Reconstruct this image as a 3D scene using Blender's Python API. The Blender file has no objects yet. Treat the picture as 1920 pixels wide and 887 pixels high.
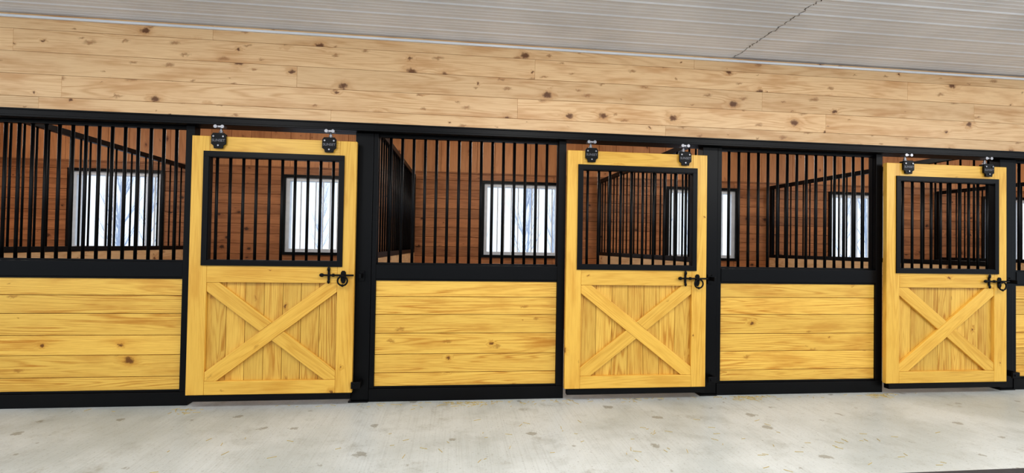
import bpy, bmesh, math, random
from mathutils import Vector, Matrix
random.seed(7)
scene=bpy.context.scene
COL=scene.collection
# ------------------------------------------------------------------ helpers
def lin(r,g,b,a=1):
    f=lambda c:(c/255/12.92) if c/255<=0.04045 else ((c/255+0.055)/1.055)**2.4
    return (f(r),f(g),f(b),a)
def newmat(name):
    m=bpy.data.materials.new(name); m.use_nodes=True
    nt=m.node_tree; nt.nodes.clear()
    out=nt.nodes.new('ShaderNodeOutputMaterial'); b=nt.nodes.new('ShaderNodeBsdfPrincipled')
    nt.links.new(b.outputs[0],out.inputs[0]); return m,nt,b
class N:
    def __init__(s,nt): s.nt=nt
    def val(s,inp,v):
        if hasattr(v,'is_output'): s.nt.links.new(v,inp)
        elif v is not None: inp.default_value=v
    def math(s,op,a,b=None,c=None,clamp=False):
        n=s.nt.nodes.new('ShaderNodeMath'); n.operation=op; n.use_clamp=clamp
        s.val(n.inputs[0],a)
        if b is not None: s.val(n.inputs[1],b)
        if c is not None: s.val(n.inputs[2],c)
        return n.outputs[0]
    def comb(s,x,y,z=0.0):
        n=s.nt.nodes.new('ShaderNodeCombineXYZ'); s.val(n.inputs[0],x); s.val(n.inputs[1],y); s.val(n.inputs[2],z); return n.outputs[0]
    def sep(s,v):
        n=s.nt.nodes.new('ShaderNodeSeparateXYZ'); s.nt.links.new(v,n.inputs[0]); return n.outputs
    def noise(s,v,scale=1,detail=2,rough=.5):
        n=s.nt.nodes.new('ShaderNodeTexNoise'); s.nt.links.new(v,n.inputs['Vector']); n.inputs['Scale'].default_value=scale
        n.inputs['Detail'].default_value=detail; n.inputs['Roughness'].default_value=rough; return n.outputs[0]
    def voro(s,v,scale=1):
        n=s.nt.nodes.new('ShaderNodeTexVoronoi'); n.voronoi_dimensions='2D'; s.nt.links.new(v,n.inputs['Vector']); n.inputs['Scale'].default_value=scale
        return n.outputs['Distance'],n.outputs['Color']
    def mix(s,f,a,b,bt='MIX'):
        n=s.nt.nodes.new('ShaderNodeMix'); n.data_type='RGBA'; n.blend_type=bt
        s.val(n.inputs[0],f); s.val(n.inputs[6],a); s.val(n.inputs[7],b); return n.outputs[2]
    def rng(s,v,a,b,c=0.,d=1.,smooth=True):
        n=s.nt.nodes.new('ShaderNodeMapRange'); n.interpolation_type='SMOOTHSTEP' if smooth else 'LINEAR'
        s.val(n.inputs[0],v); s.val(n.inputs[1],a); s.val(n.inputs[2],b); s.val(n.inputs[3],c); s.val(n.inputs[4],d); return n.outputs[0]
def wood(name,light,dark,knot,ks=3.2,krad=.12,dens=.5,ring=.55,freq=42,rough=.45,stretch=8.,ulow=.5,spec=.4,wing=.6,blotch=.28,wdens=.55,wrad=1.3):
    m,nt,b=newmat(name); n=N(nt)
    uvn=nt.nodes.new('ShaderNodeUVMap'); uvn.uv_map='UVMap'
    u,v,_=n.sep(uvn.outputs[0])
    uv=n.comb(u,v)
    wob=n.noise(uv,22,2,.6)
    wob2=n.noise(n.comb(n.math('ADD',u,9.3),v),30,2,.6)
    uu=n.math('ADD',u,n.math('MULTIPLY',n.math('SUBTRACT',wob,.5),.06))
    vv=n.math('ADD',v,n.math('MULTIPLY',n.math('SUBTRACT',wob2,.5),.045))
    kv=n.comb(n.math('MULTIPLY',uu,ks*.8),n.math('MULTIPLY',vv,ks*1.15))
    d,c=n.voro(kv,1.0)
    cr,cg,cb=n.sep(c)
    on=n.math('GREATER_THAN',cr,1-dens)
    rad=n.math('MULTIPLY',on,n.math('MULTIPLY_ADD',n.math('POWER',cg,1.7),krad*1.0,krad*.2))
    rad=n.math('MAXIMUM',rad,.0005)
    q=n.math('DIVIDE',d,rad)
    kmask=n.math('MULTIPLY',n.rng(q,.45,1.25,1.,0.),on)
    halo=n.math('MULTIPLY',n.rng(q,.5,3.6,1.,0.),on)
    # diagonal / streaky spike knots
    d2,c2=n.voro(n.comb(n.math('ADD',n.math('MULTIPLY',uu,ks*.9),n.math('MULTIPLY',vv,ks*1.1)),n.math('MULTIPLY',n.math('SUBTRACT',vv,n.math('MULTIPLY',uu,.25)),ks*2.6)),1.)
    r1,g1,b1=n.sep(c2)
    on2=n.math('GREATER_THAN',r1,1-wdens)
    q2=n.math('DIVIDE',d2,n.math('MULTIPLY_ADD',g1,krad*wrad,krad*.3))
    wmask=n.math('MULTIPLY',n.math('MULTIPLY',n.rng(q2,.2,1.5,1.,0.),on2),wing)
    n1=n.noise(n.comb(n.math('MULTIPLY',u,ulow),n.math('MULTIPLY',v,stretch)),1,1.5,.4)
    f=n.math('ADD',n1,n.math('MULTIPLY',halo,.07))
    f=n.math('ADD',f,n.math('MULTIPLY',wob,.006))
    s=n.math('SINE',n.math('MULTIPLY',f,freq*2))
    s=n.math('MULTIPLY_ADD',s,.5,.5); s=n.math('POWER',s,2.6)
    amp=n.rng(n.noise(n.comb(n.math('MULTIPLY',u,.5),n.math('MULTIPLY',v,3.)),1.7,1),.35,.65,.2,1.)
    fine=n.noise(n.comb(n.math('MULTIPLY',u,5.),n.math('MULTIPLY',v,170.)),1,3,.6)
    s=n.math('MULTIPLY',s,n.math('MULTIPLY',amp,ring))
    s=n.math('MULTIPLY',s,n.rng(fine,.25,.7,.5,1.15))
    col=n.mix(s,light,dark)
    col=n.mix(n.math('MULTIPLY',n.rng(fine,.42,.75),.32),col,dark)
    blot=n.noise(n.comb(n.math('MULTIPLY',u,1.4),n.math('MULTIPLY',v,7.)),1.3,3,.6)
    col=n.mix(n.math('MULTIPLY',n.rng(blot,.45,.72),blotch),col,dark)
    col=n.mix(n.math('MULTIPLY',n.math('POWER',halo,1.5),.5),col,dark)
    col=n.mix(wmask,col,n.mix(.45,dark,knot))
    col=n.mix(n.math('MULTIPLY',kmask,.85),col,knot)
    at=nt.nodes.new('ShaderNodeAttribute'); at.attribute_name='tone'
    hs=nt.nodes.new('ShaderNodeHueSaturation'); nt.links.new(col,hs.inputs['Color']); nt.links.new(at.outputs['Fac'],hs.inputs['Value'])
    nt.links.new(hs.outputs[0],b.inputs['Base Color'])
    b.inputs['Roughness'].default_value=rough; b.inputs['Specular IOR Level'].default_value=spec
    bp=nt.nodes.new('ShaderNodeBump'); bp.inputs['Strength'].default_value=.12; bp.inputs['Distance'].default_value=.002
    nt.links.new(fine,bp.inputs['Height']); nt.links.new(bp.outputs[0],b.inputs['Normal'])
    return m
def plain(name,c,rough=.5,metal=0.,var=.06,nscale=12,bump=0.,spec=.5):
    m,nt,b=newmat(name); n=N(nt)
    tc=nt.nodes.new('ShaderNodeTexCoord')
    f=n.noise(tc.outputs['Object'],nscale,3)
    d=tuple(x*(1-var*2) for x in c[:3])+(1,); l=tuple(min(1,x*(1+var*2)) for x in c[:3])+(1,)
    nt.links.new(n.mix(f,d,l),b.inputs['Base Color'])
    b.inputs['Roughness'].default_value=rough; b.inputs['Metallic'].default_value=metal; b.inputs['Specular IOR Level'].default_value=spec
    if bump:
        bp=nt.nodes.new('ShaderNodeBump'); bp.inputs['Strength'].default_value=bump; nt.links.new(f,bp.inputs['Height']); nt.links.new(bp.outputs[0],b.inputs['Normal'])
    return m
# materials
PINE=wood('pine_pale',lin(238,202,156),lin(198,146,96),lin(88,46,22),ks=3.6,krad=.105,dens=.55,ring=.55,freq=44,rough=.45,wing=.75,blotch=.6,wdens=.34,wrad=1.4)
YEL=wood('pine_yellow_panel',lin(242,198,98),lin(192,126,38),lin(100,54,18),ks=2.6,krad=.07,dens=.36,ring=.85,freq=62,rough=.35,wing=.6,blotch=.5,stretch=9.,ulow=.38,wdens=.16)
DOORW=wood('pine_yellow_door',lin(236,190,90),lin(202,142,48),lin(112,62,20),ks=2.6,krad=.06,dens=.32,ring=.45,freq=44,rough=.35,wing=.5,blotch=.5,wdens=.12)
BROWN=wood('stained_kickboard',lin(196,134,88),lin(140,86,50),lin(58,32,18),ks=3.2,krad=.09,dens=.5,ring=.6,freq=36,rough=.5,wdens=.2,blotch=.6)
ORANGE=wood('stained_upper_board',lin(216,154,104),lin(176,112,68),lin(100,54,28),ks=2.8,krad=.07,dens=.4,ring=.35,freq=30,rough=.5,wdens=.15,blotch=.5)
BLACK=plain('black_powder_coat',lin(8,8,10),.42,0.,.1,30,0,.22)
ZINC=plain('zinc_plated_steel',lin(150,150,154),.35,.9,.05)
LETTER=plain('grey_lettering',lin(105,105,110),.4,.3,.02)
DARKGAP=plain('dark_backing',lin(46,28,14),.9)
VINYL=plain('white_vinyl',lin(236,239,244),.4)
RUBBER=plain('black_rubber',lin(62,60,62),.8,0,.15,40,.3)
SNOW=plain('snowy_ground',lin(205,215,228),.9,0,.1,2)
BARK=plain('hazed_grey_bark',lin(196,206,224),.9,0,.15,8)  # bark paled towards the sky: outdoor haze is put into the colour
STRAW=plain('straw',lin(200,178,115),.8)
GLASS,nt,b=newmat('window_glass')
nt.nodes.remove(b); o=[x for x in nt.nodes if x.type=='OUTPUT_MATERIAL'][0]
tr=nt.nodes.new('ShaderNodeBsdfTransparent'); gl=nt.nodes.new('ShaderNodeBsdfGlossy'); gl.inputs['Roughness'].default_value=.02
mx=nt.nodes.new('ShaderNodeMixShader'); mx.inputs[0].default_value=.05; nt.links.new(tr.outputs[0],mx.inputs[1]); nt.links.new(gl.outputs[0],mx.inputs[2]); nt.links.new(mx.outputs[0],o.inputs[0])
# concrete
CONC,nt,b=newmat('broomed_concrete'); n=N(nt)
tc=nt.nodes.new('ShaderNodeTexCoord'); x,y,z=n.sep(tc.outputs['Object'])
big=n.noise(tc.outputs['Object'],.9,4,.6); med=n.noise(tc.outputs['Object'],4,6,.72)
col=n.mix(n.rng(big,.35,.65),lin(184,189,187),lin(208,212,211))
col=n.mix(n.math('MULTIPLY',n.rng(med,.48,.72),.4),col,lin(152,154,148))
broom=n.noise(n.comb(n.math('MULTIPLY',x,90.),n.math('MULTIPLY',y,1.5)),1,2)
col=n.mix(n.math('MULTIPLY',n.rng(broom,.45,.75),.2),col,lin(150,152,148))
st=n.noise(tc.outputs['Object'],2.1,6,.74); st2=n.noise(tc.outputs['Object'],13,3,.6)
sm=n.math('MULTIPLY',n.rng(st,.57,.68),n.rng(st2,.42,.58))
col=n.mix(n.math('MULTIPLY',sm,.38),col,lin(124,114,92))
wv=n.noise(tc.outputs['Object'],18,4,.7)
d,c=n.voro(n.comb(x,n.math('MULTIPLY',y,1.)),3.8); cr,cg,cb=n.sep(c)
rad=n.math('MULTIPLY',n.math('POWER',cg,2.),.15)
dd=n.math('ADD',d,n.math('MULTIPLY',n.math('SUBTRACT',wv,.5),.55))
spot=n.math('MULTIPLY',n.rng(n.math('SUBTRACT',dd,rad),-.03,.015,1.,0.),n.math('GREATER_THAN',cr,.55))
col=n.mix(n.math('MULTIPLY',spot,.5),col,lin(104,94,72))
dust=n.noise(tc.outputs['Object'],60,3,.7)
col=n.mix(n.math('MULTIPLY',n.rng(dust,.57,.72),.5),col,lin(106,102,88))
nt.links.new(col,b.inputs['Base Color']); b.inputs['Roughness'].default_value=.42
bp=nt.nodes.new('ShaderNodeBump'); bp.inputs['Strength'].default_value=.25; bp.inputs['Distance'].default_value=.003
nt.links.new(broom,bp.inputs['Height']); nt.links.new(bp.outputs[0],b.inputs['Normal'])
CEIL,nt,b=newmat('painted_ribbed_steel'); n=N(nt)
tc=nt.nodes.new('ShaderNodeTexCoord'); f=n.noise(tc.outputs['Object'],1.2,3)
nt.links.new(n.mix(n.rng(f,.3,.7),lin(216,219,224),lin(234,236,240)),b.inputs['Base Color']); b.inputs['Roughness'].default_value=.33

# -------------------------------------------------------------- mesh builder
class B:
    def __init__(s):
        s.bm=bmesh.new(); s.uv=s.bm.loops.layers.uv.new('UVMap'); s.t=s.bm.faces.layers.float.new('tone')
    def prism(s,poly,a0,a1,axis='y',L=(1,0),mat=0,tone=1.,off=None):
        def P(p,a):
            if axis=='y': return Vector((p[0],a,p[1]))
            if axis=='x': return Vector((a,p[0],p[1]))
            return Vector((p[0],p[1],a))
        ou,ov=off if off else (random.uniform(0,60),random.uniform(0,60))
        k=len(poly)
        v0=[s.bm.verts.new(P(p,a0)) for p in poly]; v1=[s.bm.verts.new(P(p,a1)) for p in poly]
        faces=[]
        def mk(vs,uvs):
            try: f=s.bm.faces.new(vs)
            except ValueError: return
            f.material_index=mat; f[s.t]=tone
            for l,q in zip(f.loops,uvs): l[s.uv].uv=(q[0]+ou,q[1]+ov)
            faces.append(f)
        if L=='e':
            cap=lambda p:(p[0],p[1])
        else:
            d=Vector(L).normalized(); cap=lambda p:(p[0]*d.x+p[1]*d.y, -p[0]*d.y+p[1]*d.x)
        mk(v0,[cap(p) for p in poly]); mk(v1[::-1],[cap(p) for p in poly[::-1]])
        per=0
        for i in range(k):
            j=(i+1)%k; p,q=poly[i],poly[j]
            if L=='e':
                ln=(Vector(q)-Vector(p)).length
                uv=[(a0,per),(a1,per),(a1,per+ln),(a0,per+ln)]; per+=ln
            else:
                cp,cq=cap(p),cap(q)
                if abs(cp[0]-cq[0])>abs(cp[1]-cq[1]): uv=[(cp[0],cp[1]),(cp[0],cp[1]+(a1-a0)),(cq[0],cq[1]+(a1-a0)),(cq[0],cq[1])]
                else: uv=[(cp[0],cp[1]),(cp[0]+(a1-a0),cp[1]),(cq[0]+(a1-a0),cq[1]),(cq[0],cq[1])]
            mk([v0[i],v1[i],v1[j],v0[j]],uv)
        return faces
    def box(s,x0,x1,y0,y1,z0,z1,L='x',mat=0,tone=1.,off=None):
        if L=='y': s.prism([(x0,z0),(x1,z0),(x1,z1),(x0,z1)],y0,y1,'y','e',mat,tone,off)
        else: s.prism([(x0,z0),(x1,z0),(x1,z1),(x0,z1)],y0,y1,'y',(1,0) if L=='x' else (0,1),mat,tone,off)
    def cyl(s,c,r,h,axis='z',seg=14,r2=None,mat=0):
        rot={'z':Matrix(),'x':Matrix.Rotation(math.pi/2,4,'Y'),'y':Matrix.Rotation(math.pi/2,4,'X')}[axis]
        g=bmesh.ops.create_cone(s.bm,cap_ends=True,segments=seg,radius1=r,radius2=r if r2 is None else r2,depth=h,matrix=Matrix.Translation(c)@rot)
        for v in g['verts']:
            for f in v.link_faces: f.material_index=mat; f[s.t]=1.; f.smooth=len(f.verts)==4
    def sph(s,c,r,sc=(1,1,1),mat=0):
        g=bmesh.ops.create_uvsphere(s.bm,u_segments=14,v_segments=9,radius=r,matrix=Matrix.Translation(c)@Matrix.Diagonal((*sc,1)))
        for v in g['verts']:
            for f in v.link_faces: f.material_index=mat; f[s.t]=1.; f.smooth=True
    def torus(s,c,R,r,axis='y',a0=0,a1=2*math.pi,seg=28,mat=0):
        rings=[]
        full=abs(a1-a0-2*math.pi)<1e-6
        for i in range(seg if full else seg+1):
            a=a0+(a1-a0)*i/seg; ring=[]
            for j in range(8):
                t=2*math.pi*j/8; rr=R+r*math.cos(t); h=r*math.sin(t)
                p=(rr*math.cos(a),h,rr*math.sin(a)) if axis=='y' else (rr*math.cos(a),rr*math.sin(a),h)
                ring.append(s.bm.verts.new(Vector(c)+Vector(p)))
            rings.append(ring)
        m=len(rings)
        for i in range(m if full else m-1):
            A,Bq=rings[i],rings[(i+1)%m]
            for j in range(8):
                f=s.bm.faces.new([A[j],A[(j+1)%8],Bq[(j+1)%8],Bq[j]]); f.material_index=mat; f[s.t]=1.; f.smooth=True
ORG={}
def setp(o,label=None,cat=None,group=None,kind=None):
    if label: o['label']=label
    if cat: o['category']=cat
    if group: o['group']=group
    if kind: o['kind']=kind
def fin(b,name,mats,parent=None,bevel=0.,origin=None,**k):
    bmesh.ops.recalc_face_normals(b.bm,faces=b.bm.faces[:])
    vs=[v.co for v in b.bm.verts]
    if origin is None:
        origin=Vector(((min(v.x for v in vs)+max(v.x for v in vs))/2,(min(v.y for v in vs)+max(v.y for v in vs))/2,min(v.z for v in vs)))
    origin=Vector(origin)
    for v in b.bm.verts: v.co-=origin
    me=bpy.data.meshes.new(name); b.bm.to_mesh(me); b.bm.free()
    for m in mats: me.materials.append(m)
    o=bpy.data.objects.new(name,me); COL.objects.link(o)
    ORG[o.name]=origin
    if parent is not None:
        o.parent=parent; o.location=origin-(ORG[parent.name])
    else: o.location=origin
    if bevel:
        md=o.modifiers.new('bevel','BEVEL'); md.width=bevel; md.segments=2; md.limit_method='ANGLE'; md.angle_limit=math.radians(40)
    setp(o,**k); return o
def empty(name,loc,rotz=0.,**k):
    o=bpy.data.objects.new(name,None); o.empty_display_size=.2; o.location=loc; o.rotation_euler=(0,0,rotz); COL.objects.link(o)
    ORG[o.name]=Vector((0,0,0)); setp(o,**k); return o
def bars(name,parent,pts,z0,z1,r):
    b=B(); b.cyl(Vector((0,0,(z1-z0)/2)),r,z1-z0,'z',12)
    bmesh.ops.recalc_face_normals(b.bm,faces=b.bm.faces[:])
    me=bpy.data.meshes.new(name); b.bm.to_mesh(me); b.bm.free(); me.materials.append(BLACK)
    first=None
    for (x,y) in pts:
        if first is None: o=first=bpy.data.objects.new(name,me)
        else: o=first.copy()
        COL.objects.link(o); o.parent=parent; o.location=Vector((x,y,z0))-ORG[parent.name]

P=3.05; BACK=3.56; HB=2.236
# ------------------------------------------------------------------ structure
b=B(); b.box(-9,14,-7.5,BACK+.15,-.12,0,mat=0)
fin(b,'floor',[CONC],origin=(0,0,0),kind='structure',label='pale broomed concrete floor with brown stains',cat=None)
b=B(); x0,x1=-6.3,12.4
edges=[2.30,2.415,2.59,2.765,2.94,3.06]
for i in range(len(edges)-1):
    x=x0-random.uniform(0,2.)
    while x<x1:
        L=random.choice([2.2,2.9,3.6,4.1]); xa,xb=max(x,x0),min(x+L,x1)
        if xb-xa>.02: b.box(xa+.0004,xb-.0004,0,.02,edges[i]+.0009,edges[i+1]-.0009,'x',0,random.uniform(.89,1.06))
        x+=L
b.box(x0,x1,.021,.12,2.30,3.06,'x',1)
fin(b,'wall_front',[PINE,DARKGAP],bevel=.0018,kind='structure',label='knotty pale pine shiplap wall above the stall fronts')
WX=[(-4.73,-3.47),(-1.80,-.57),(1.17,2.42),(4.18,5.40),(7.06,8.27),(10.0,11.2)]
WZ=(1.13,2.31)
def planked_with_holes(b,x0,x1,z0,z1,step,y0,y1,vert,mat):
    if not vert:
        z=z0
        while z<z1-1e-4:
            zt=min(z+step,z1)
            spans=[(x0,x1)]
            if zt>WZ[0]+.001 and z<WZ[1]-.001:
                spans=[]; a=x0
                for w in WX: spans.append((a,w[0])); a=w[1]
                spans.append((a,x1))
            for (p,q) in spans:
                a=p
                while a<q-1e-4:
                    e=min(q,a+random.choice([2.4,3.05,3.6]))
                    b.box(a+.001,e-.001,y0,y1,z+.0015,zt-.0015,'x',mat,random.uniform(.76,1.1)); a=e
            z=zt
    else:
        x=x0
        while x<x1-1e-4:
            b.box(x+.0015,min(x+step,x1)-.0015,y0,y1,z0,z1,'z',mat,random.uniform(.88,1.06)); x+=step
b=B()
rows=[(0,.16),(.16,.32),(.32,.48),(.48,.64),(.64,.80),(.80,.96),(.96,1.13),(1.13,1.28),(1.28,1.43),(1.43,1.575),(1.575,1.72),(1.72,1.87),(1.87,2.02),(2.02,2.165),(2.165,2.31),(2.31,2.42)]
for (z,zt) in rows: planked_with_holes(b,-6.2,12.3,z,zt,zt-z,BACK,BACK+.04,False,0)
planked_with_holes(b,-6.2,12.3,2.42,3.06,.28,BACK+.008,BACK+.04,True,1)
b.box(-6.2,12.3,BACK-.01,BACK+.04,2.415,2.44,'x',0,.7)
xs=[-6.2]+[c for w in WX for c in w]+[12.3]
for i in range(0,len(xs),2): b.box(xs[i],xs[i+1],BACK+.041,BACK+.15,0,3.06,mat=2)
for w in WX:
    b.box(w[0],w[1],BACK+.041,BACK+.15,0,WZ[0],mat=2); b.box(w[0],w[1],BACK+.041,BACK+.15,WZ[1],3.06,mat=2)
fin(b,'wall_back',[BROWN,ORANGE,DARKGAP],bevel=.004,kind='structure',label='brown stained plank wall at the back of the stalls')
for nm,xa in (('wall_left',-6.2),('wall_right',12.2)):
    b=B(); z=0
    while z<3.05: b.box(xa,xa+.08,.12,BACK,z+.002,min(z+.18,3.06)-.002,'y',0,random.uniform(.85,1.05)); z+=.18
    fin(b,nm,[BROWN],bevel=.003,kind='structure',label='brown stained plank end wall of the stall block')
def ceil_sheet(name,xa,xb,dz):
    b=B(); pts=[]; pitch=.229; y=-7.5
    while y<BACK+.15:
        for dy,h in ((0,0),(.033,0),(.038,.0015),(.048,.0015),(.053,0),(.079,0),(.084,.0015),(.094,.0015),(.099,0),(.125,0),(.130,.0015),(.140,.0015),(.145,0),(.187,0),(.200,.005),(.212,.005)):
            if y+dy<BACK+.15: pts.append((y+dy,3.062-h+dz))
        y+=pitch
    vs=[(b.bm.verts.new((xa,p[0],p[1])),b.bm.verts.new((xb,p[0],p[1]))) for p in pts]
    for i in range(len(vs)-1):
        f=b.bm.faces.new([vs[i][0],vs[i][1],vs[i+1][1],vs[i+1][0]]); f[b.t]=1
    o=fin(b,name,[CEIL],origin=(0,0,3.06),kind='structure',label='light grey ribbed steel ceiling panels')
    md=o.modifiers.new('s','SOLIDIFY'); md.thickness=.003; md.offset=0
    return pts
ceil_sheet('ceiling',-9,3.22,0)
pts=ceil_sheet('ceiling_lap',3.17,14,.006)
b=B()
prev=None
for (y,z) in pts:
    if y>-.02: break
    w=.003+.006*random.random(); j=random.uniform(-.012,.012)
    a=b.bm.verts.new((3.222+j,y,z-.010)); c=b.bm.verts.new((3.222+w+j,y,z-.010)) 
    if prev: f=b.bm.faces.new([prev[0],prev[1],c,a]); f[b.t]=1
    prev=(a,c)
fin(b,'lap_shade_strip',[BLACK],kind='structure',label='dark strip standing in for the shadow at the ceiling lap joint')  # black strip added as the jagged shadow line of the sheet lap
b=B(); b.box(-6.3,12.4,-.02,-.001,3.022,3.04)
fin(b,'trim_2',[CEIL],bevel=.002,kind='structure',label='grey steel trim between wall and ceiling')
for i,w in enumerate(WX):
    xa,xb=w; za,zb=WZ; yb=BACK
    b=B(); t=.045
    def rect(x0,x1,z0,z1,t,y0,y1,mat):
        b.box(x0,x1,y0,y1,z0,z0+t,mat=mat); b.box(x0,x1,y0,y1,z1-t,z1,mat=mat)
        b.box(x0,x0+t,y0,y1,z0+t,z1-t,mat=mat); b.box(x1-t,x1,y0,y1,z0+t,z1-t,mat=mat)
    rect(xa-.01,xb+.01,za-.01,zb+.01,.042,yb-.03,yb+.0,0)
    rect(xa+.002,xb-.002,za+.002,zb-.002,.08,yb+.02,yb+.13,1)
    b.box(xa+.08,xb-.08,yb+.09,yb+.095,za+.08,zb-.08,mat=2)
    nb=10
    for j in range(nb):
        xx=xa+.08+(xb-xa-.16)*(j+.5)/nb; b.box(xx-.008,xx+.008,yb+.03,yb+.05,za+.08,zb-.08,'z',1)
    fin(b,'window_%d'%(i+1),[BLACK,VINYL,GLASS],bevel=.002,kind='structure',label='white vinyl window with thin white bars in black steel surround')

# ------------------------------------------------------------------ header/track
b=B(); 
b.box(-3.2,9.3,-.075,.0-.001,HB+.004,2.300); b.box(-3.2,9.3,.0,.115,HB+.004,2.298)
b.box(-3.2,9.3,-.082,-.075,HB,HB+.018); b.box(-3.2,9.3,-.082,-.074,2.290,2.303)
fin(b,'header_track',[BLACK],bevel=.003,label='long black steel header beam with sliding door track',cat='beam')

for k in range(-1,4):
    X=k*P; e=empty('stall_post',(X,0,0),label='black steel post between two horse stall fronts',cat='post',group='stall front posts')
    b=B(); b.box(-.095,.05,0,.10,.012,HB+.002); fin(b,'post_tube',[BLACK],e,.004)
    b=B(); b.box(-.11,.05,-.02,.11,0,.012); 
    fin(b,'base_plate',[BLACK],e,.002)
    if 0<=k<=2:
        b=B(); b.box(-.075,-.0,-.10,-.082,.135,.19); b.box(-.02,.0,-.082,-.001,.135,.19); b.cyl(Vector((-.05,-.104,.162)),.008,.008,'y',8)
        fin(b,'door_guide',[BLACK],e,.003,label='small black bottom door guide bracket')
        b=B(); b.box(-.045,.0,-.012,-.001,1.0,1.085); b.box(-.03,-.012,-.10,-.012,1.03,1.065); b.cyl(Vector((-.005,-.018,1.08)),.006,.01,'y',8)
        fin(b,'latch_keeper',[BLACK],e,.003)

def fixed(X):
    e=empty('stall_front_panel',(X,0,0),label='yellow plank stall front with black bar grille above',cat='stall front',group='fixed horse stall fronts')
    xa,xb=.052,1.695; ia,ib=.090,1.63; T=HB+.002
    b=B()
    b.box(xa,ia,0.005,.09,.106,T,'z'); b.box(ib,xb,0.0,.09,.106,T,'z')
    b.box(xa,xb,-.005,.095,.0,.106); b.box(ia,ib,0.0,.09,1.02,1.14)
    b.box(ia,ib,.03,.08,T-.012,T)
    b.box(ia,ib,.01,.014,.106,.125); b.box(ia,ib,.01,.014,1.005,1.02)
    fin(b,'steel_frame',[BLACK],e,.004)
    hs=[.106,.225,.392,.555,.72,.875,1.02]
    hs=[.106]+[h+random.uniform(-.008,.008) for h in hs[1:-1]]+[1.02]
    b=B()
    for i in range(len(hs)-1):
        b.box(ia+.001,ib-.001,.02,.06,hs[i]+.002,hs[i+1]-.002,'x',0,random.uniform(.87,1.06))
    b.box(ia,ib,.061,.064,.106,1.02,mat=1)
    fin(b,'plank_infill',[YEL,DARKGAP],e,.005,label='yellow pine tongue and groove planks')
    b=B(); b.box(ia,ib,.035,.075,1.141,1.155); b.box(ia,ib,.035,.075,T-.024,T-.013)
    b.box(ia+.001,ia+.006,.04,.07,1.15,T-.018,'z'); b.box(ib-.006,ib-.001,.04,.07,1.15,T-.018,'z')
    g=fin(b,'bar_grille',[BLACK],e,0)
    nb=15; bars('grille_bar',g,[(ia+(ib-ia)*(i+1)/(nb+1),.055) for i in range(nb)],1.155,T-.024,.0125)
for k in range(-1,3): fixed(k*P)

def clip(poly,n,d):
    out=[]
    for i in range(len(poly)):
        p,q=poly[i],poly[(i+1)%len(poly)]; dp=p[0]*n[0]+p[1]*n[1]-d; dq=q[0]*n[0]+q[1]*n[1]-d
        if dp<=0: out.append(p)
        if dp*dq<0:
            t=dp/(dp-dq); out.append((p[0]+(q[0]-p[0])*t,p[1]+(q[1]-p[1])*t))
    return out
def text_mesh(s,size):
    cu=bpy.data.curves.new('t','FONT'); cu.body=s; cu.size=size; cu.extrude=.0008; cu.offset=.0004; cu.align_x='CENTER'; cu.align_y='CENTER'
    o=bpy.data.objects.new('t',cu); COL.objects.link(o); bpy.context.view_layer.update()
    dg=bpy.context.evaluated_depsgraph_get(); me=bpy.data.meshes.new_from_object(o.evaluated_get(dg))
    bpy.data.objects.remove(o); me.transform(Matrix.Rotation(math.pi/2,4,'X')); me.materials.clear(); me.materials.append(LETTER); return me
SUN=text_mesh('SUNSET',.028)
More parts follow.
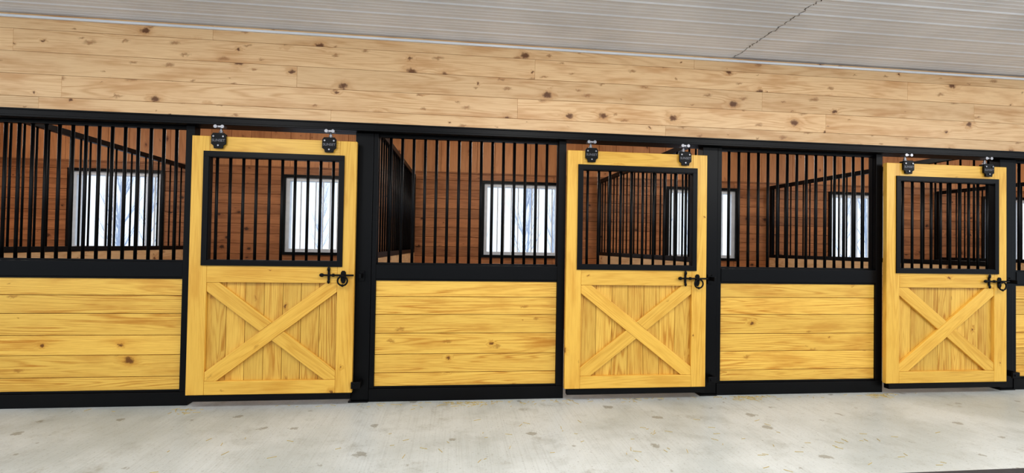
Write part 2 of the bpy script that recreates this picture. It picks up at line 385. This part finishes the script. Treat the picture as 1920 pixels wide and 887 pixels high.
def door(X,flip,label):
    W=1.265; z0,z1=.10,2.145; yf,yb=-.080,-.036; sw=.133
    e=empty('stall_door',(X,0,0),label=label,cat='stall door',group='sliding stall doors')
    tn=random.uniform(.97,1.02)
    for a in (0,W-sw):
        b=B(); b.box(a,a+sw,yf,yb,z0,z1,'z',0,tn*random.uniform(.97,1.03)); fin(b,'stile',[DOORW],e,.003)
    for (a,c,nm) in ((z0,.207,'bottom_rail'),(.987,1.16,'middle_rail'),(1.984,z1,'top_rail')):
        b=B(); b.box(sw+.0007,W-sw-.0007,yf+.0005,yb,a,c,'x',0,tn*random.uniform(.94,1.03)); fin(b,nm,[DOORW],e,.003)
    xa,xb,za,zb=sw,W-sw,.207,.987
    b=B(); nbd=7; st=(xb-xa)/nbd
    for i in range(nbd): b.box(xa+i*st+.0015,xa+(i+1)*st-.0015,yf+.030,yb-.002,za,zb,'z',0,random.uniform(.78,.96))
    b.box(xa,xb,yb-.0018,yb,za,zb,mat=1)
    fin(b,'board_panel',[YEL,DARKGAP],e,.005,label='vertical tongue and groove pine boards')
    rect=[(xa+.001,za+.001),(xb-.001,za+.001),(xb-.001,zb-.001),(xa+.001,zb-.001)]
    def strip(p,q,w,r):
        d=(Vector(q)-Vector(p)).normalized(); nn=(-d.y,d.x); c=p[0]*nn[0]+p[1]*nn[1]
        r=clip(r,nn,c+w/2); r=clip(r,(-nn[0],-nn[1]),-(c-w/2)); return r,d,nn,c
    A=((xa,za),(xb,zb)); Bq=((xa,zb),(xb,za))
    if flip: A,Bq=Bq,A
    w=.112
    ra,da,na,ca=strip(*A,w,rect)
    b=B(); b.prism(ra,yf+.003,yf+.030,'y',(da.x,da.y),0,1.03*tn); fin(b,'brace',[DOORW],e,.003)
    rb,db,nb_,cb=strip(*Bq,w,rect)
    for piece in (clip(rb,na,ca-w/2-.001),clip(rb,(-na[0],-na[1]),-(ca+w/2+.001))):
        b=B(); b.prism(piece,yf+.005,yf+.030,'y',(db.x,db.y),0,.97*tn); fin(b,'brace',[DOORW],e,.003)
    fx0,fx1,fz0,fz1=.092,W-.095,1.12,2.025; t=.042
    b=B()
    b.box(fx0,fx1,yf-.012,yf-.001,fz0,fz0+t); b.box(fx0,fx1,yf-.012,yf-.001,fz1-t,fz1)
    b.box(fx0,fx0+t,yf-.012,yf-.001,fz0+t,fz1-t,'z'); b.box(fx1-t,fx1,yf-.012,yf-.001,fz0+t,fz1-t,'z')
    ix0,ix1=sw+.001,W-sw-.001; iz0,iz1=1.161,1.983
    b.box(ix0,ix1,yf-.006,yb+.004,iz0,iz0+.006); b.box(ix0,ix1,yf-.006,yb+.004,iz1-.006,iz1)
    b.box(ix0,ix0+.005,yf-.006,yb+.004,iz0+.006,iz1-.006,'z'); b.box(ix1-.005,ix1,yf-.006,yb+.004,iz0+.006,iz1-.006,'z')
    g=fin(b,'window_grille',[BLACK],e,.001,label='black steel barred upper window')
    n_=10; xs=[fx0+t+(fx1-fx0-2*t)*(i+.5)/n_ for i in range(n_)]
    bars('grille_bar',g,[(x,-.058) for x in xs],iz0+.006,iz1-.006,.0115)
    b=B(); b.box(.02,W-.01,yf-.004,yb+.004,.052,z0-.001); b.box(.02,W-.01,yf-.008,yf-.004,.052,.085)
    fin(b,'bottom_channel',[BLACK],e,.002)
    for hx in (.205,W-.215):
        b=B(); w2=.056
        b.prism([(hx-w2,2.080),(hx-w2+.018,2.068),(hx-w2+.022,2.045),(hx+w2-.022,2.045),(hx+w2-.018,2.068),(hx+w2,2.080),(hx+w2,2.150),(hx+w2-.014,2.168),(hx-w2+.014,2.168),(hx-w2,2.150)],yf-.022,yf-.015)
        b.box(hx-w2+.004,hx+w2-.004,yf-.015,yf-.001,2.082,2.14); b.box(hx-.03,hx+.03,yf-.015,yf-.001,2.05,2.082)
        b.box(hx-.04,hx+.04,yf-.015,yb-.005,2.147,2.165)
        h=fin(b,'hanger_bracket',[BLACK],e,.002,label='black hanger bracket with grey lettering')
        t_=bpy.data.objects.new('lettering',SUN); COL.objects.link(t_); t_.parent=h; t_.location=Vector((hx,yf-.0228,2.108))-ORG[h.name]; t_['label']='grey lettering reading SUNSET'
        for px,pz in ((hx-.036,2.140),(hx+.036,2.140),(hx,2.068)):
            b=B(); b.cyl(Vector((px,yf-.0255,pz)),.008,.007,'y',6); fin(b,'bolt_head',[ZINC],h,.001)
        b=B(); yc=-.058
        b.cyl(Vector((hx,yc,2.195)),.009,.06,'z',12); b.cyl(Vector((hx,yc,2.172)),.019,.012,'z',6); b.cyl(Vector((hx,yc,2.188)),.016,.008,'z',6)
        b.box(hx-.040,hx+.040,-.096,-.05,2.212,2.228); 
        for dx in (-.026,.026): b.cyl(Vector((hx+dx,-.098,2.219)),.0145,.014,'y',14)
        fin(b,'roller_hanger',[ZINC],e,.001,label='zinc plated roller and hanger bolt')
    b=B(); lx=W-.085; lz=1.045; y=yf
    b.prism([(lx-.020,lz-.035),(lx-.012,lz-.055),(lx,lz-.062),(lx+.012,lz-.055),(lx+.020,lz-.035),(lx+.020,lz+.030),(lx+.010,lz+.044),(lx-.010,lz+.044),(lx-.020,lz+.030)],y-.008,y-.001)
    b.box(lx-.122,lx-.104,y-.012,y-.001,lz-.035,lz+.045)
    b.sph(Vector((lx-.113,y-.014,lz+.055)),.013,(1,.6,1.5)); b.sph(Vector((lx-.113,y-.014,lz-.045)),.012,(1,.6,1.4))
    b.cyl(Vector((lx-.035,y-.022,lz+.008)),.0075,.24,'x',12)
    b.sph(Vector((lx-.165,y-.022,lz+.008)),.015,(1.3,.9,1)); b.cyl(Vector((lx-.075,y-.022,lz+.008)),.013,.018,'x',12)
    b.cyl(Vector((lx,y-.02,lz+.002)),.014,.028,'y',14)
    fin(b,'latch_bolt',[BLACK],e,.0015,label='black wrought sliding latch bolt')
    b=B(); b.torus((lx,y-.034,lz-.036),.038,.0068,'y'); b.sph(Vector((lx,y-.034,lz+.002)),.011); b.sph(Vector((lx,y-.034,lz-.074)),.011)
    fin(b,'latch_ring',[BLACK],e,0)
door(-1.335,False,'yellow pine stall door with X brace, long plank rising to latch side')
door(1.690,True,'yellow pine stall door with X brace, long plank falling to latch side')
door(4.715,False,'yellow pine stall door with X brace and barred window')

for X,dx in ((-P,0.),(.02,.10),(P,-.02),(2*P,-.12),(3*P,-.08)):
    Y0=.118; L=BACK-Y0-.012-.02
    ang=-math.atan2(dx,L)
    e=empty('stall_partition',(X,Y0,0),ang,label='plank stall partition with black bar grille on top',cat='partition',group='partitions between stalls')
    b=B()
    hs=[0,.17,.34,.51,.68,.85,1.02,1.185]
    for i in range(7): b.box(-.02,.02,.0,L,hs[i]+.0015,hs[i+1]-.0015,'y',0,random.uniform(.95,1.05))
    fin(b,'plank_infill',[PINE],e,.003,label='pale pine horizontal planks')
    b=B()
    b.box(-.026,.026,0,L,1.185,1.235,'y'); b.box(-.026,.026,0,L,2.320,2.375,'y')
    b.box(-.024,.024,0,.04,1.235,2.320,'z'); b.box(-.024,.024,L-.065,L,1.235,2.320,'z')
    g=fin(b,'bar_grille',[BLACK],e,.003)
    n_=25; bars('grille_bar',g,[(0,L*(i+.5)/n_) for i in range(n_)],1.235,2.320,.0095)

b=B(); b.box(-6,10,-4.6,-1.60,0.0005,.012); fin(b,'rubber_mat',[RUBBER],bevel=.003,label='dark grey rubber aisle mat lying on concrete',cat='mat')
b=B()
for cx,cy,s_,n_ in ((.9,-.05,.25,60),(3.35,-.05,.15,60),(4.65,-.06,.12,46),(-1.3,-.1,.1,20),(1.4,-.04,2.5,90),(2.,-.5,1.2,30),(0.,-.7,1.6,30),(3.4,-.9,1.3,30)):
    for i in range(n_):
        x=cx+random.gauss(0,s_*.6); y=max(-1.5,min(-.06,cy-abs(random.gauss(0,.06 if cy>-.2 else .4)))); a=random.uniform(0,3.14); l=random.uniform(.02,.06)
        dx,dy=math.cos(a)*l/2,math.sin(a)*l/2; w=.0014
        px,py=-math.sin(a)*w,math.cos(a)*w
        b.prism([(x-dx-px,y-dy-py),(x+dx-px,y+dy-py),(x+dx+px,y+dy+py),(x-dx+px,y-dy+py)],.0006,.003,'z')
fin(b,'straw_litter',[STRAW],kind='stuff',label='loose straw scattered along the base of the stalls',cat='straw')
b=B(); b.box(-40,45,BACK+.16,40,-.4,-.2); fin(b,'ground',[SNOW],origin=(0,0,-.2),kind='structure',label='pale snowy ground outside the windows')
def tree(seed):
    rnd=random.Random(seed); b=B()
    def tube(p,d,l,r,depth):
        segs=5; pr=None; q=Vector(p); dd=Vector(d).normalized()
        for s in range(segs+1):
            rr=r*(1-.6*s/segs); side=dd.orthogonal().normalized(); up=dd.cross(side)
            ring=[b.bm.verts.new(q+side*rr*math.cos(t*math.pi/3)+up*rr*math.sin(t*math.pi/3)) for t in range(6)]
            if pr:
                for j in range(6): f=b.bm.faces.new([pr[j],pr[(j+1)%6],ring[(j+1)%6],ring[j]]); f.smooth=True
            pr=ring
            if depth>0 and s>=1:
                for _ in range(4 if depth>1 else 2):
                    nd=(dd*1.1+Vector((rnd.uniform(-.7,.7),rnd.uniform(-.7,.7),rnd.uniform(.1,.6)))).normalized()
                    tube(q,nd,l*(.27 if depth>1 else .5),rr*.4,depth-1)
            q=q+dd*l/segs; dd=(dd+Vector((rnd.uniform(-.05,.05),rnd.uniform(-.05,.05),.05))).normalized()
    tube((0,0,-.25),(0,0,1),rnd.uniform(4.5,5.2),rnd.uniform(.04,.06),2)
    return b
protos=[]
for i in range(3):
    protos.append(fin(tree(i),'bare_tree',[BARK],origin=(0,0,-.2),label='leafless grey winter tree outside the barn',cat='tree',group='bare winter trees'))
for i in range(32):
    o=protos[i] if i<3 else protos[i%3].copy()
    if i>=3: COL.objects.link(o)
    row=i%4
    o.location=(-15+i*1.15+random.uniform(-.1,.1),(14,22,18,26)[row],-.2); o.rotation_euler=(0,0,random.choice([0,math.pi/2,math.pi,-math.pi/2]))

# ------------------------------------------------------------------ light
w=bpy.data.worlds.new('World'); scene.world=w; w.use_nodes=True
bg=w.node_tree.nodes['Background']; bg.inputs[0].default_value=(.80,.895,1.,1); bg.inputs[1].default_value=1.15
def area(loc,sx,sy,pw,col,rot=(0,0,0)):
    l=bpy.data.lights.new('aisle_light','AREA'); l.shape='RECTANGLE'; l.size=sx; l.size_y=sy; l.energy=pw; l.color=col
    o=bpy.data.objects.new('aisle_light',l); o.location=loc; o.rotation_euler=rot; COL.objects.link(o)
def point(loc,rad,pw,col):
    l=bpy.data.lights.new('fill_light','POINT'); l.shadow_soft_size=rad; l.energy=pw; l.color=col
    o=bpy.data.objects.new('fill_light',l); o.location=loc; COL.objects.link(o)
for x,s_ in ((-4.5,.6),(-1.5,.8),(1.5,1.),(4.5,1.),(7.5,1.15)):
    area((x,-2.2,3.0),1.2,.3,32*s_,(1,.98,.95)); point((x,-3.,2.40),.15,40*s_,(1,.98,.95))  # low points are added fill so ceiling and wall get light too
for k in range(-2,4): point((k*P+1.5,1.7,2.75),.12,26,(1,.95,.88))  # unseen fill added in every stall to brighten its interior
# ------------------------------------------------------------------ camera
f,D,h,cx,yaw,pitch,roll=945.63,4.31541,1.31961,.72119,.11694,.01715,.01675
fw=Vector((math.sin(yaw)*math.cos(pitch),math.cos(yaw)*math.cos(pitch),math.sin(pitch)))
r=Vector((math.cos(yaw),-math.sin(yaw),0)); u=r.cross(fw)
r2=r*math.cos(roll)+u*math.sin(roll); u2=-r*math.sin(roll)+u*math.cos(roll)
cam=bpy.data.cameras.new('camera'); co=bpy.data.objects.new('camera',cam); COL.objects.link(co)
M=Matrix((r2,u2,-fw)).transposed().to_4x4(); M.translation=Vector((cx,-D,h)); co.matrix_world=M
cam.sensor_width=36; cam.lens=f/1920*36; cam.clip_start=.05
scene.camera=co
scene.view_settings.view_transform='Standard'
try: scene.view_settings.look='Medium High Contrast'
except Exception: scene.view_settings.look='None'
